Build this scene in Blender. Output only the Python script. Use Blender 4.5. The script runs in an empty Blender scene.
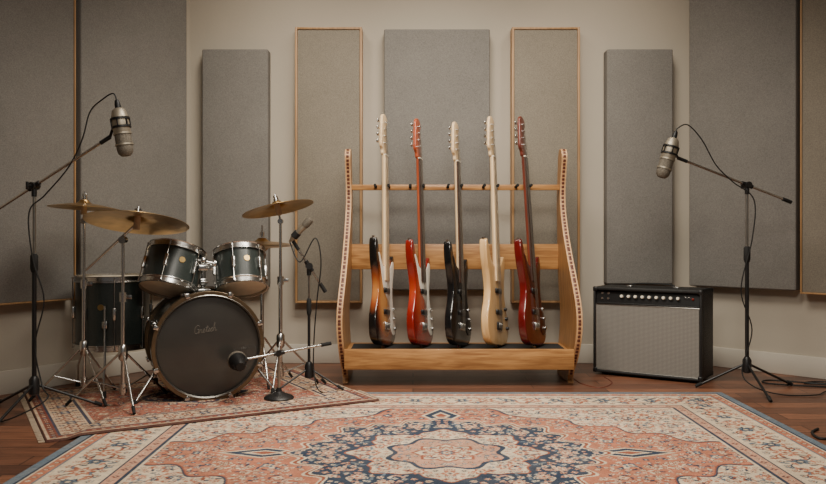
import bpy, bmesh, math, random
import numpy as np
from mathutils import Vector, Matrix, Euler
random.seed(7); rng = np.random.default_rng(5)
C = bpy.context.scene.collection
R = math.radians
PI = math.pi
F = 800.0; CX = 413.0; HY = 235.0; CAMH = 0.76

def P(px, py, d):
    return Vector(((px-CX)*d/F, d, CAMH-(py-HY)*d/F))
def FL(px, py):
    d = CAMH*F/(py-HY)
    return Vector(((px-CX)*d/F, d, 0))

# ------------------------------------------------------------------ materials
def lin(c):
    out = []
    for v in c[:3]:
        v = v/255.0
        out.append(v/12.92 if v <= .04045 else ((v+.055)/1.055)**2.4)
    return tuple(out)+(1,)

def mat(name, col, rough=.5, metal=0, var=.12, scale=30, bump=0, bscale=200, coat=0, spec=.5):
    m = bpy.data.materials.new(name); m.use_nodes = True
    nt = m.node_tree; b = nt.nodes['Principled BSDF']
    tc = nt.nodes.new('ShaderNodeTexCoord')
    n = nt.nodes.new('ShaderNodeTexNoise'); n.inputs['Scale'].default_value = scale; n.inputs['Detail'].default_value = 4
    nt.links.new(tc.outputs['Object'], n.inputs['Vector'])
    r = nt.nodes.new('ShaderNodeValToRGB'); c = lin(col)
    r.color_ramp.elements[0].position = .3; r.color_ramp.elements[1].position = .7
    r.color_ramp.elements[0].color = tuple(max(0, x*(1-var)) for x in c[:3])+(1,)
    r.color_ramp.elements[1].color = tuple(min(1, x*(1+var)) for x in c[:3])+(1,)
    nt.links.new(n.outputs['Fac'], r.inputs['Fac']); nt.links.new(r.outputs['Color'], b.inputs['Base Color'])
    b.inputs['Roughness'].default_value = rough; b.inputs['Metallic'].default_value = metal
    b.inputs['Coat Weight'].default_value = coat; b.inputs['Specular IOR Level'].default_value = spec
    if bump:
        n2 = nt.nodes.new('ShaderNodeTexNoise'); n2.inputs['Scale'].default_value = bscale; n2.inputs['Detail'].default_value = 2
        nt.links.new(tc.outputs['Object'], n2.inputs['Vector'])
        bp = nt.nodes.new('ShaderNodeBump'); bp.inputs['Strength'].default_value = bump; bp.inputs['Distance'].default_value = .004
        nt.links.new(n2.outputs['Fac'], bp.inputs['Height']); nt.links.new(bp.outputs['Normal'], b.inputs['Normal'])
    return m

def wood(name, c1, c2, axis=0, rough=.45, scale=6, coat=0):
    m = bpy.data.materials.new(name); m.use_nodes = True
    nt = m.node_tree; b = nt.nodes['Principled BSDF']
    tc = nt.nodes.new('ShaderNodeTexCoord'); mp = nt.nodes.new('ShaderNodeMapping')
    s = [12, 12, 12]; s[axis] = 1.0; mp.inputs['Scale'].default_value = s
    nt.links.new(tc.outputs['Object'], mp.inputs['Vector'])
    n = nt.nodes.new('ShaderNodeTexNoise'); n.inputs['Scale'].default_value = scale; n.inputs['Detail'].default_value = 6; n.inputs['Distortion'].default_value = .6
    nt.links.new(mp.outputs['Vector'], n.inputs['Vector'])
    r = nt.nodes.new('ShaderNodeValToRGB'); r.color_ramp.elements[0].position = .33; r.color_ramp.elements[1].position = .67
    r.color_ramp.elements[0].color = lin(c1); r.color_ramp.elements[1].color = lin(c2)
    nt.links.new(n.outputs['Fac'], r.inputs['Fac']); nt.links.new(r.outputs['Color'], b.inputs['Base Color'])
    b.inputs['Roughness'].default_value = rough; b.inputs['Coat Weight'].default_value = coat
    return m

def floor_mat():
    m = bpy.data.materials.new('plank_floor'); m.use_nodes = True
    nt = m.node_tree; b = nt.nodes['Principled BSDF']
    tc = nt.nodes.new('ShaderNodeTexCoord')
    br = nt.nodes.new('ShaderNodeTexBrick'); br.offset = .37; br.inputs['Scale'].default_value = 1
    br.inputs['Brick Width'].default_value = .95; br.inputs['Row Height'].default_value = .11
    br.inputs['Mortar Size'].default_value = .0022; br.inputs['Bias'].default_value = 0
    br.inputs['Color1'].default_value = lin((136, 90, 66)); br.inputs['Color2'].default_value = lin((80, 51, 39)); br.inputs['Mortar'].default_value = lin((28, 19, 15))
    nt.links.new(tc.outputs['Object'], br.inputs['Vector'])
    mp = nt.nodes.new('ShaderNodeMapping'); mp.inputs['Scale'].default_value = (1.5, 22, 1)
    nt.links.new(tc.outputs['Object'], mp.inputs['Vector'])
    n = nt.nodes.new('ShaderNodeTexNoise'); n.inputs['Scale'].default_value = 4; n.inputs['Detail'].default_value = 7; n.inputs['Distortion'].default_value = .5
    nt.links.new(mp.outputs['Vector'], n.inputs['Vector'])
    r = nt.nodes.new('ShaderNodeValToRGB'); r.color_ramp.elements[0].color = (.55, .55, .55, 1); r.color_ramp.elements[1].color = (1.3, 1.27, 1.25, 1)
    r.color_ramp.elements[0].position = .3; r.color_ramp.elements[1].position = .72
    nt.links.new(n.outputs['Fac'], r.inputs['Fac'])
    mx = nt.nodes.new('ShaderNodeMixRGB'); mx.blend_type = 'MULTIPLY'; mx.inputs['Fac'].default_value = 1
    nt.links.new(br.outputs['Color'], mx.inputs['Color1']); nt.links.new(r.outputs['Color'], mx.inputs['Color2'])
    nt.links.new(mx.outputs['Color'], b.inputs['Base Color']); b.inputs['Roughness'].default_value = .38
    return m

def burst_mat(name, inner, mid, outer):
    m = bpy.data.materials.new(name); m.use_nodes = True
    nt = m.node_tree; b = nt.nodes['Principled BSDF']
    tc = nt.nodes.new('ShaderNodeTexCoord'); mp = nt.nodes.new('ShaderNodeMapping')
    mp.inputs['Location'].default_value = (0, 0, -.24*3.2); mp.inputs['Scale'].default_value = (5.2, 16, 3.2)
    nt.links.new(tc.outputs['Object'], mp.inputs['Vector'])
    g = nt.nodes.new('ShaderNodeTexGradient'); g.gradient_type = 'SPHERICAL'
    nt.links.new(mp.outputs['Vector'], g.inputs['Vector'])
    r = nt.nodes.new('ShaderNodeValToRGB'); e = r.color_ramp.elements
    e[0].position = .10; e[0].color = lin(outer); e[1].position = .50; e[1].color = lin(inner)
    k = e.new(.27); k.color = lin(mid)
    nt.links.new(g.outputs['Fac'], r.inputs['Fac']); nt.links.new(r.outputs['Color'], b.inputs['Base Color'])
    b.inputs['Roughness'].default_value = .22; b.inputs['Coat Weight'].default_value = .5
    return m

def rug_mat(name):
    m = bpy.data.materials.new(name); m.use_nodes = True
    nt = m.node_tree; b = nt.nodes['Principled BSDF']
    a = nt.nodes.new('ShaderNodeAttribute'); a.attribute_name = 'col'
    tc = nt.nodes.new('ShaderNodeTexCoord')
    n = nt.nodes.new('ShaderNodeTexNoise'); n.inputs['Scale'].default_value = 3.5; n.inputs['Detail'].default_value = 9; n.inputs['Roughness'].default_value = .75
    nt.links.new(tc.outputs['Object'], n.inputs['Vector'])
    r = nt.nodes.new('ShaderNodeValToRGB'); r.color_ramp.elements[0].color = (.72, .72, .72, 1); r.color_ramp.elements[1].color = (1.12, 1.11, 1.1, 1)
    r.color_ramp.elements[0].position = .28; r.color_ramp.elements[1].position = .72
    nt.links.new(n.outputs['Fac'], r.inputs['Fac'])
    mx = nt.nodes.new('ShaderNodeMixRGB'); mx.blend_type = 'MULTIPLY'; mx.inputs['Fac'].default_value = 1
    nt.links.new(a.outputs['Color'], mx.inputs['Color1']); nt.links.new(r.outputs['Color'], mx.inputs['Color2'])
    nt.links.new(mx.outputs['Color'], b.inputs['Base Color'])
    b.inputs['Roughness'].default_value = .95; b.inputs['Specular IOR Level'].default_value = .1
    n2 = nt.nodes.new('ShaderNodeTexNoise'); n2.inputs['Scale'].default_value = 260
    nt.links.new(tc.outputs['Object'], n2.inputs['Vector'])
    bp = nt.nodes.new('ShaderNodeBump'); bp.inputs['Strength'].default_value = .5; bp.inputs['Distance'].default_value = .003
    nt.links.new(n2.outputs['Fac'], bp.inputs['Height']); nt.links.new(bp.outputs['Normal'], b.inputs['Normal'])
    return m

def cloth_mat(name, col, sc, amp=.3, rough=.9):
    m = mat(name, col, rough, 0, amp*.3, 6, spec=.15)
    nt = m.node_tree; b = nt.nodes['Principled BSDF']; ramp = b.inputs['Base Color'].links[0].from_node
    tc = [n for n in nt.nodes if n.type == 'TEX_COORD'][0]
    ck = nt.nodes.new('ShaderNodeTexNoise'); ck.inputs['Scale'].default_value = sc; ck.inputs['Detail'].default_value = 2; ck.inputs['Roughness'].default_value = .7
    nt.links.new(tc.outputs['Object'], ck.inputs['Vector'])
    r = nt.nodes.new('ShaderNodeValToRGB'); r.color_ramp.elements[0].position = .35; r.color_ramp.elements[1].position = .65
    r.color_ramp.elements[0].color = (1-amp,)*3+(1,); r.color_ramp.elements[1].color = (1+amp,)*3+(1,)
    nt.links.new(ck.outputs['Fac'], r.inputs['Fac'])
    mx = nt.nodes.new('ShaderNodeMixRGB'); mx.blend_type = 'MULTIPLY'; mx.inputs['Fac'].default_value = 1
    nt.links.new(ramp.outputs['Color'], mx.inputs['Color1']); nt.links.new(r.outputs['Color'], mx.inputs['Color2'])
    nt.links.new(mx.outputs['Color'], b.inputs['Base Color'])
    bp = nt.nodes.new('ShaderNodeBump'); bp.inputs['Strength'].default_value = .2; bp.inputs['Distance'].default_value = .002
    nt.links.new(ck.outputs['Fac'], bp.inputs['Height']); nt.links.new(bp.outputs['Normal'], b.inputs['Normal'])
    return m

def grille_mat():
    m = bpy.data.materials.new('silver_grille_cloth'); m.use_nodes = True
    nt = m.node_tree; b = nt.nodes['Principled BSDF']; tc = nt.nodes.new('ShaderNodeTexCoord')
    ws = []
    for ax in ('X', 'Z'):
        w = nt.nodes.new('ShaderNodeTexWave'); w.bands_direction = ax; w.inputs['Scale'].default_value = 47; w.inputs['Distortion'].default_value = .5
        nt.links.new(tc.outputs['Object'], w.inputs['Vector']); ws.append(w)
    mu = nt.nodes.new('ShaderNodeMath'); mu.operation = 'MULTIPLY'
    nt.links.new(ws[0].outputs['Fac'], mu.inputs[0]); nt.links.new(ws[1].outputs['Fac'], mu.inputs[1])
    r = nt.nodes.new('ShaderNodeValToRGB'); r.color_ramp.elements[0].color = lin((106, 103, 98)); r.color_ramp.elements[1].color = lin((166, 162, 153))
    nt.links.new(mu.outputs[0], r.inputs['Fac']); nt.links.new(r.outputs['Color'], b.inputs['Base Color'])
    b.inputs['Roughness'].default_value = .65
    return m

M = dict(
    wall=mat('wall_paint', (180, 171, 156), .85, 0, .03, 2, .12, 60),
    ceil=mat('ceiling_paint', (175, 170, 162), .9, 0, .03, 3),
    base=mat('baseboard_paint', (196, 189, 176), .5, 0, .03, 4),
    floor=floor_mat(),
    grey=cloth_mat('grey_fabric', (121, 118, 113), 215, .17),
    taupe=cloth_mat('taupe_fabric', (130, 123, 111), 215, .17),
    ptrim=wood('panel_trim_wood', (146, 112, 74), (174, 136, 94), 2),
    oakx=wood('rack_oak_rail', (140, 95, 52), (188, 139, 84), 0, .45, 6, .1),
    oakz=wood('rack_oak_side', (138, 94, 52), (182, 134, 82), 2, .45, 6, .1),
    inlay=mat('inlay_red_wood', (88, 42, 29), .5),
    edge=wood('rack_edge_maple', (190, 144, 100), (208, 166, 120), 2),
    felt=mat('black_felt', (22, 22, 22), .95, bump=.3, bscale=300),
    chrome=mat('chrome', (198, 197, 194), .24, 1, .05, 20),
    steel=mat('brushed_steel', (158, 156, 150), .32, 1, .1, 50),
    black=mat('black_paint_metal', (24, 24, 25), .4, 0, .1, 40),
    rubber=mat('black_rubber', (18, 18, 18), .8),
    shell=mat('charcoal_green_lacquer', (44, 51, 49), .32, 0, .25, 160, coat=.25),
    hoopb=mat('bronze_lacquer_hoop', (104, 88, 68), .32, .75, .1, 20, coat=.2),
    headd=mat('dark_drum_head', (52, 50, 47), .3, 0, .15, 8, coat=.15),
    headw=mat('coated_drum_head', (216, 204, 182), .6, 0, .06, 12),
    badge=mat('brass_badge', (190, 160, 104), .3, .9, .05, 30),
    bronze=mat('cymbal_bronze', (182, 148, 98), .34, 1, .2, 18, .06, 40),
    tolex=mat('black_tolex', (19, 19, 19), .55, 0, .2, 60, .4, 500),
    grille=grille_mat(),
    panelb=mat('black_control_panel', (14, 14, 15), .35),
    cream=mat('cream_plastic', (226, 218, 200), .4),
    jewel=mat('red_jewel_lens', (120, 34, 22), .25),
    micn=mat('champagne_nickel', (150, 141, 125), .48, .7, .08, 30),
    mesh=mat('mic_mesh', (112, 105, 94), .6, .6, .4, 300, .8, 450),
    micd=mat('dark_mic_metal', (30, 30, 31), .45, .5),
    cable=mat('black_cable_jacket', (18, 18, 18), .6),
    cabler=mat('brown_cable_jacket', (92, 42, 26), .6),
    rug=rug_mat('rug_pile'),
    fringe=mat('rug_fringe_cotton', (176, 158, 136), .95),
    maple=wood('maple_neck', (222, 188, 142), (236, 208, 166), 2, .4, 4, .2),
    rose=wood('rosewood_board', (48, 28, 20), (70, 42, 28), 2, .5),
    mahog=wood('mahogany_neck', (92, 34, 22), (118, 50, 32), 2, .35, 5, .4),
    redneck=wood('amber_neck', (150, 62, 32), (182, 88, 48), 2, .35, 5, .4),
    burst=burst_mat('sunburst_finish', (212, 148, 76), (136, 64, 30), (18, 15, 14)),
    red=burst_mat('red_amber_finish', (180, 74, 36), (146, 34, 22), (120, 23, 17)),
    blackf=mat('black_finish', (17, 17, 18), .18, coat=.5),
    blonde=wood('blonde_finish', (200, 158, 104), (220, 182, 130), 2, .3, 4, .4),
    cherry=mat('cherry_finish', (92, 14, 14), .2, 0, .25, 7, coat=.5),
    white=mat('white_pickguard', (232, 226, 212), .4),
    pgblack=mat('black_pickguard', (20, 20, 21), .3),
    tort=mat('brown_pickguard', (66, 26, 18), .3, 0, .5, 60),
    string=mat('steel_string', (170, 165, 155), .35, 1),
    logo=mat('logo_ink', (90, 84, 76), .6),
)

# ------------------------------------------------------------------ mesh builder
class MB:
    def __init__(s): s.v = []; s.f = []
    def add(s, vs, fs, T=None):
        o = len(s.v)
        for p in vs:
            p = Vector(p)
            s.v.append(T @ p if T is not None else p)
        flip = T is not None and T.determinant() < 0
        for f in fs:
            f = [i+o for i in f]
            s.f.append(f[::-1] if flip else f)
        return s
    def box(s, c, d, T=None, bev=0, seg=2):
        bm = bmesh.new(); bmesh.ops.create_cube(bm, size=1)
        for v in bm.verts: v.co = Vector((v.co.x*d[0]+c[0], v.co.y*d[1]+c[1], v.co.z*d[2]+c[2]))
        if bev: bmesh.ops.bevel(bm, geom=bm.edges[:], offset=bev, segments=seg, affect='EDGES', profile=.5)
        bm.verts.index_update()
        s.add([v.co.copy() for v in bm.verts], [[v.index for v in f.verts] for f in bm.faces], T); bm.free(); return s
    def tube(s, pts, r, n=12, T=None):
        pts = [Vector(p) for p in pts]
        rs = r if isinstance(r, (list, tuple)) else [r]*len(pts)
        vs = []; fs = []; prev = None
        for i, p in enumerate(pts):
            if i == 0: t = pts[1]-pts[0]
            elif i == len(pts)-1: t = pts[-1]-pts[-2]
            else: t = pts[i+1]-pts[i-1]
            t.normalize()
            if prev is None:
                a = Vector((0, 0, 1)) if abs(t.z) < .9 else Vector((1, 0, 0))
                u = t.cross(a).normalized()
            else:
                u = (prev-t*prev.dot(t)).normalized()
            prev = u; w = t.cross(u)
            for k in range(n):
                an = 2*PI*k/n
                vs.append(p+(u*math.cos(an)+w*math.sin(an))*rs[i])
        for i in range(len(pts)-1):
            for k in range(n):
                k2 = (k+1) % n
                fs.append([i*n+k, i*n+k2, (i+1)*n+k2, (i+1)*n+k])
        fs.append(list(range(n))[::-1]); fs.append([(len(pts)-1)*n+k for k in range(n)])
        return s.add(vs, fs, T)
    def lathe(s, prof, n=48, T=None, closed=False):
        vs = []; fs = []; m = len(prof)
        for (r, z) in prof:
            for k in range(n):
                a = 2*PI*k/n; vs.append((r*math.cos(a), r*math.sin(a), z))
        for i in range(m if closed else m-1):
            j = (i+1) % m
            for k in range(n):
                k2 = (k+1) % n
                fs.append([i*n+k, i*n+k2, j*n+k2, j*n+k])
        if not closed:
            if prof[0][0] > 1e-3: fs.append(list(range(n))[::-1])
            if prof[-1][0] > 1e-3: fs.append([(m-1)*n+k for k in range(n)])
        return s.add(vs, fs, T)
    def ball(s, c, r, T=None, n=20, sq=(1, 1, 1)):
        bm = bmesh.new(); bmesh.ops.create_uvsphere(bm, u_segments=n, v_segments=n//2+2, radius=r)
        bm.verts.index_update()
        vs = [Vector((v.co.x*sq[0]+c[0], v.co.y*sq[1]+c[1], v.co.z*sq[2]+c[2])) for v in bm.verts]
        s.add(vs, [[v.index for v in f.verts] for f in bm.faces], T); bm.free(); return s
    def prism(s, out, y0, y1, bev=0, T=None, seg=3):
        """outline in (x,z), extruded along y from y0 (front) to y1 (back)"""
        A = sum(out[i][0]*out[(i+1) % len(out)][1]-out[(i+1) % len(out)][0]*out[i][1] for i in range(len(out)))
        if A < 0: out = out[::-1]
        n = len(out); nor = []
        for i in range(n):
            a = Vector(out[i-1]); c = Vector(out[(i+1) % n]); t = (c-a)
            t = t.normalized() if t.length > 1e-9 else Vector((1, 0)); nor.append(Vector((t.y, -t.x)))
        lay = []
        if bev:
            for k in range(seg+1):
                an = PI/2*k/seg; lay.append((bev*(1-math.sin(an)), y0+bev*(1-math.cos(an))))
            for k in range(seg, -1, -1):
                an = PI/2*k/seg; lay.append((bev*(1-math.sin(an)), y1-bev*(1-math.cos(an))))
        else: lay = [(0, y0), (0, y1)]
        vs = []; fs = []
        for (ins, y) in lay:
            for i in range(n): vs.append((out[i][0]-nor[i].x*ins, y, out[i][1]-nor[i].y*ins))
        for l in range(len(lay)-1):
            for i in range(n):
                j = (i+1) % n; fs.append([l*n+j, l*n+i, (l+1)*n+i, (l+1)*n+j])
        fs.append(list(range(n))); fs.append([(len(lay)-1)*n+i for i in range(n)][::-1])
        return s.add(vs, fs, T)
    def build(s, name, m, parent=None, ang=38):
        me = bpy.data.meshes.new(name); me.from_pydata([tuple(v) for v in s.v], [], s.f); me.update()
        bm = bmesh.new(); bm.from_mesh(me); bmesh.ops.recalc_face_normals(bm, faces=bm.faces[:]); bm.to_mesh(me); bm.free()
        me.shade_smooth(); me.set_sharp_from_angle(angle=R(ang))
        me.materials.append(M[m] if isinstance(m, str) else m)
        o = bpy.data.objects.new(name, me); C.objects.link(o)
        if parent: o.parent = parent
        return o

def tag(o, label, cat, group=None):
    o['label'] = label; o['category'] = cat
    if group: o['group'] = group
    return o
def thing(name, label, cat, loc=(0, 0, 0), group=None, rot=None):
    o = bpy.data.objects.new(name, None); C.objects.link(o); o.location = loc
    o.empty_display_size = .05
    if rot is not None: o.rotation_euler = rot
    return tag(o, label, cat, group)
def struct(o): o['kind'] = 'structure'; return o
def catmull(pts, k=6, closed=True):
    out = []; n = len(pts); pts = [Vector(p) for p in pts]
    for i in range(n if closed else n-1):
        p0 = pts[(i-1) % n] if closed or i > 0 else pts[i]; p1 = pts[i]; p2 = pts[(i+1) % n]
        p3 = pts[(i+2) % n] if closed or i+2 < n else p2
        for j in range(k):
            t = j/k
            out.append(.5*((2*p1)+(p2-p0)*t+(2*p0-5*p1+4*p2-p3)*t*t+(3*p1-p0-3*p2+p3)*t*t*t))
    if not closed: out.append(pts[-1].copy())
    return out
def align(p, d):
    """matrix whose local z points along d, at p"""
    return Matrix.Translation(p) @ Vector(d).to_track_quat('Z', 'Y').to_matrix().to_4x4()

# ------------------------------------------------------------------ room
WD = 4.75
LC = Vector(((190-CX)*WD/F, WD)); RC = Vector(((690-CX)*WD/F, WD))
LD = Vector((-.557, -.830)).normalized(); RD = Vector((.707, -.707)).normalized()
LE = LC+LD*2.2; RE = RC+RD*1.6
CH = 2.62
def wall(name, a, b, m='wall', h=CH, t=.1, z0=0):
    d = (b-a); L = d.length; ang = math.atan2(d.y, d.x)
    mb = MB().box((L/2, t/2, z0+h/2), (L, t, h))
    o = mb.build(name, m); o.location = (a.x, a.y, 0); o.rotation_euler = (0, 0, ang); return struct(o)
NL = Vector((LE.x, -.8)); NR = Vector((RE.x, -.8))
segs = [('back', LC, RC), ('left', LE, LC), ('right', RC, RE), ('near_left', NL, LE), ('near_right', RE, NR)]
for nme, a, b in segs: wall('wall_'+nme, a, b)
def baseboard(name, a, b):
    d = (b-a); L = d.length; ang = math.atan2(d.y, d.x)
    mb = MB().box((L/2, -.0085, .0565), (L, .015, .113), bev=.004)
    o = mb.build(name, 'base'); o.location = (a.x, a.y, 0); o.rotation_euler = (0, 0, ang); return struct(o)
for nme, a, b in segs: baseboard('baseboard_'+nme, a, b)
struct(MB().box((0, 2, -.05), (6.4, 6.2, .1)).build('floor', 'floor'))
struct(MB().box((0, 2, CH+.05), (6.4, 6.2, .1)).build('ceiling', 'ceil'))

# ------------------------------------------------------------------ acoustic panels
PT = .09
def hit(Pt, d, px):
    k = (px-CX)/F
    return (k*Pt.y-Pt.x)/(d.x-k*d.y)
def panel(which, x0, x1, z0, z1, fab, framed, label, group=None, t=PT, f=.013):
    if which == 'back': Pt, d = LC, Vector((1, 0))
    elif which == 'left': Pt, d = LC, -LD
    else: Pt, d = RC, RD
    inw = Vector((d.y, -d.x))
    t0, t1 = hit(Pt+inw*t, d, x0), hit(Pt+inw*t, d, x1)
    w = t1-t0; c = Pt+d*(t0+t1)/2
    root = thing('acoustic_panel', label, 'acoustic panel', (c.x, c.y, z0), group, (0, 0, math.atan2(d.y, d.x)))
    h = z1-z0
    if framed:
        MB().box((0, -t/2, h/2), (w-2*f, t-.010, h-2*f), bev=.004).build('fabric_face', fab, root)
        mb = MB()
        mb.box((-w/2+f/2, -t/2-.001, h/2), (f, t, h), bev=.002); mb.box((w/2-f/2, -t/2-.001, h/2), (f, t, h), bev=.002)
        mb.box((0, -t/2-.001, f/2), (w-2*f, t, f), bev=.002); mb.box((0, -t/2-.001, h-f/2), (w-2*f, t, f), bev=.002)
        mb.build('frame', 'ptrim', root)
    else:
        MB().box((0, -t/2-.001, h/2), (w, t, h), bev=.008, seg=3).build('fabric_face', fab, root)
        MB().box((0, -.004, h/2), (w-.03, .006, h-.03)).build('backing_board', 'felt', root)
PD = WD-PT
zz = lambda y: CAMH-(y-HY)*PD/F
panel('left', -14, 76, .434, 2.35, 'grey', True, 'grey panel in very thin wood frame on the left wall, leftmost of all panels', f=.008)
panel('left', 81, 187, .434, 2.35, 'grey', False, 'tall wide frameless grey panel on the left wall behind the drums')
panel('back', 202, 268, zz(287), zz(49), 'grey', False, 'narrow frameless grey panel directly behind the drum kit')
panel('back', 295, 362, zz(303), zz(27), 'taupe', True, 'wood-framed taupe panel behind the left end of the guitar rack')
panel('back', 384, 490, zz(290), zz(29), 'grey', False, 'wide frameless grey panel behind the middle of the guitar rack')
panel('back', 512, 580, zz(303), zz(27), 'taupe', True, 'wood-framed taupe panel behind the right end of the guitar rack')
panel('back', 607, 673, zz(284), zz(49), 'grey', False, 'narrow frameless grey panel on the back wall above the amplifier')
panel('right', 689, 796, .465, 2.35, 'grey', False, 'tall wide frameless grey panel on the right wall behind the microphone stand')
panel('right', 800, 880, .45, 2.35, 'taupe', True, 'taupe panel in thin wood frame at the far right edge of the photo', f=.009)

# ------------------------------------------------------------------ rugs
class Cv:
    def __init__(s, hx, hy, res):
        s.hx, s.hy = hx, hy; s.nx = int(round(hx/res))+1; s.ny = int(round(hy/res))+1
        s.x = np.linspace(0, hx, s.nx); s.y = np.linspace(0, hy, s.ny); s.X, s.Y = np.meshgrid(s.x, s.y)
        s.c = np.zeros((s.ny, s.nx, 3)); s.rx = hx/(s.nx-1); s.ry = hy/(s.ny-1)
    def put(s, mask, c): s.c[mask] = np.array(c)/255.
    def win(s, cx, cy, r):
        i0 = max(0, int((cx-r)/s.rx)); i1 = min(s.nx, int((cx+r)/s.rx)+2); j0 = max(0, int((cy-r)/s.ry)); j1 = min(s.ny, int((cy+r)/s.ry)+2)
        return (slice(j0, j1), slice(i0, i1)) if i1 > i0 and j1 > j0 else None
    def sub(s, w, mask, c):
        v = s.c[w]; v[mask] = np.array(c)/255.
    def flower(s, cx, cy, r, pet, cols, rot=0):
        w = s.win(cx, cy, r*1.3)
        if not w: return
        dx = s.X[w]-cx; dy = s.Y[w]-cy; d = np.hypot(dx, dy); th = np.arctan2(dy, dx)
        rr = r*(.8+.2*np.cos(pet*th+rot))
        for f, c in zip((1.15, 1.0, .68, .33), cols): s.sub(w, d < rr*f, c)
    def leaf(s, cx, cy, a, b, an, c):
        w = s.win(cx, cy, a)
        if not w: return
        dx = s.X[w]-cx; dy = s.Y[w]-cy; u = dx*math.cos(an)+dy*math.sin(an); v = -dx*math.sin(an)+dy*math.cos(an)
        s.sub(w, (np.abs(v) < b*(1-(u/a)**2)) & (np.abs(u) < a), c)
    def line(s, pts, wd, c):
        for (x, y) in pts:
            w = s.win(x, y, wd)
            if w: s.sub(w, np.hypot(s.X[w]-x, s.Y[w]-y) < wd, c)
    def at(s, A, x, y): return A[min(s.ny-1, max(0, int(y/s.ry))), min(s.nx-1, max(0, int(x/s.rx)))]
    def full(s):
        q = s.c; top = np.concatenate([q[:, :0:-1], q], axis=1)
        return np.concatenate([top[:0:-1], top], axis=0)

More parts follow.
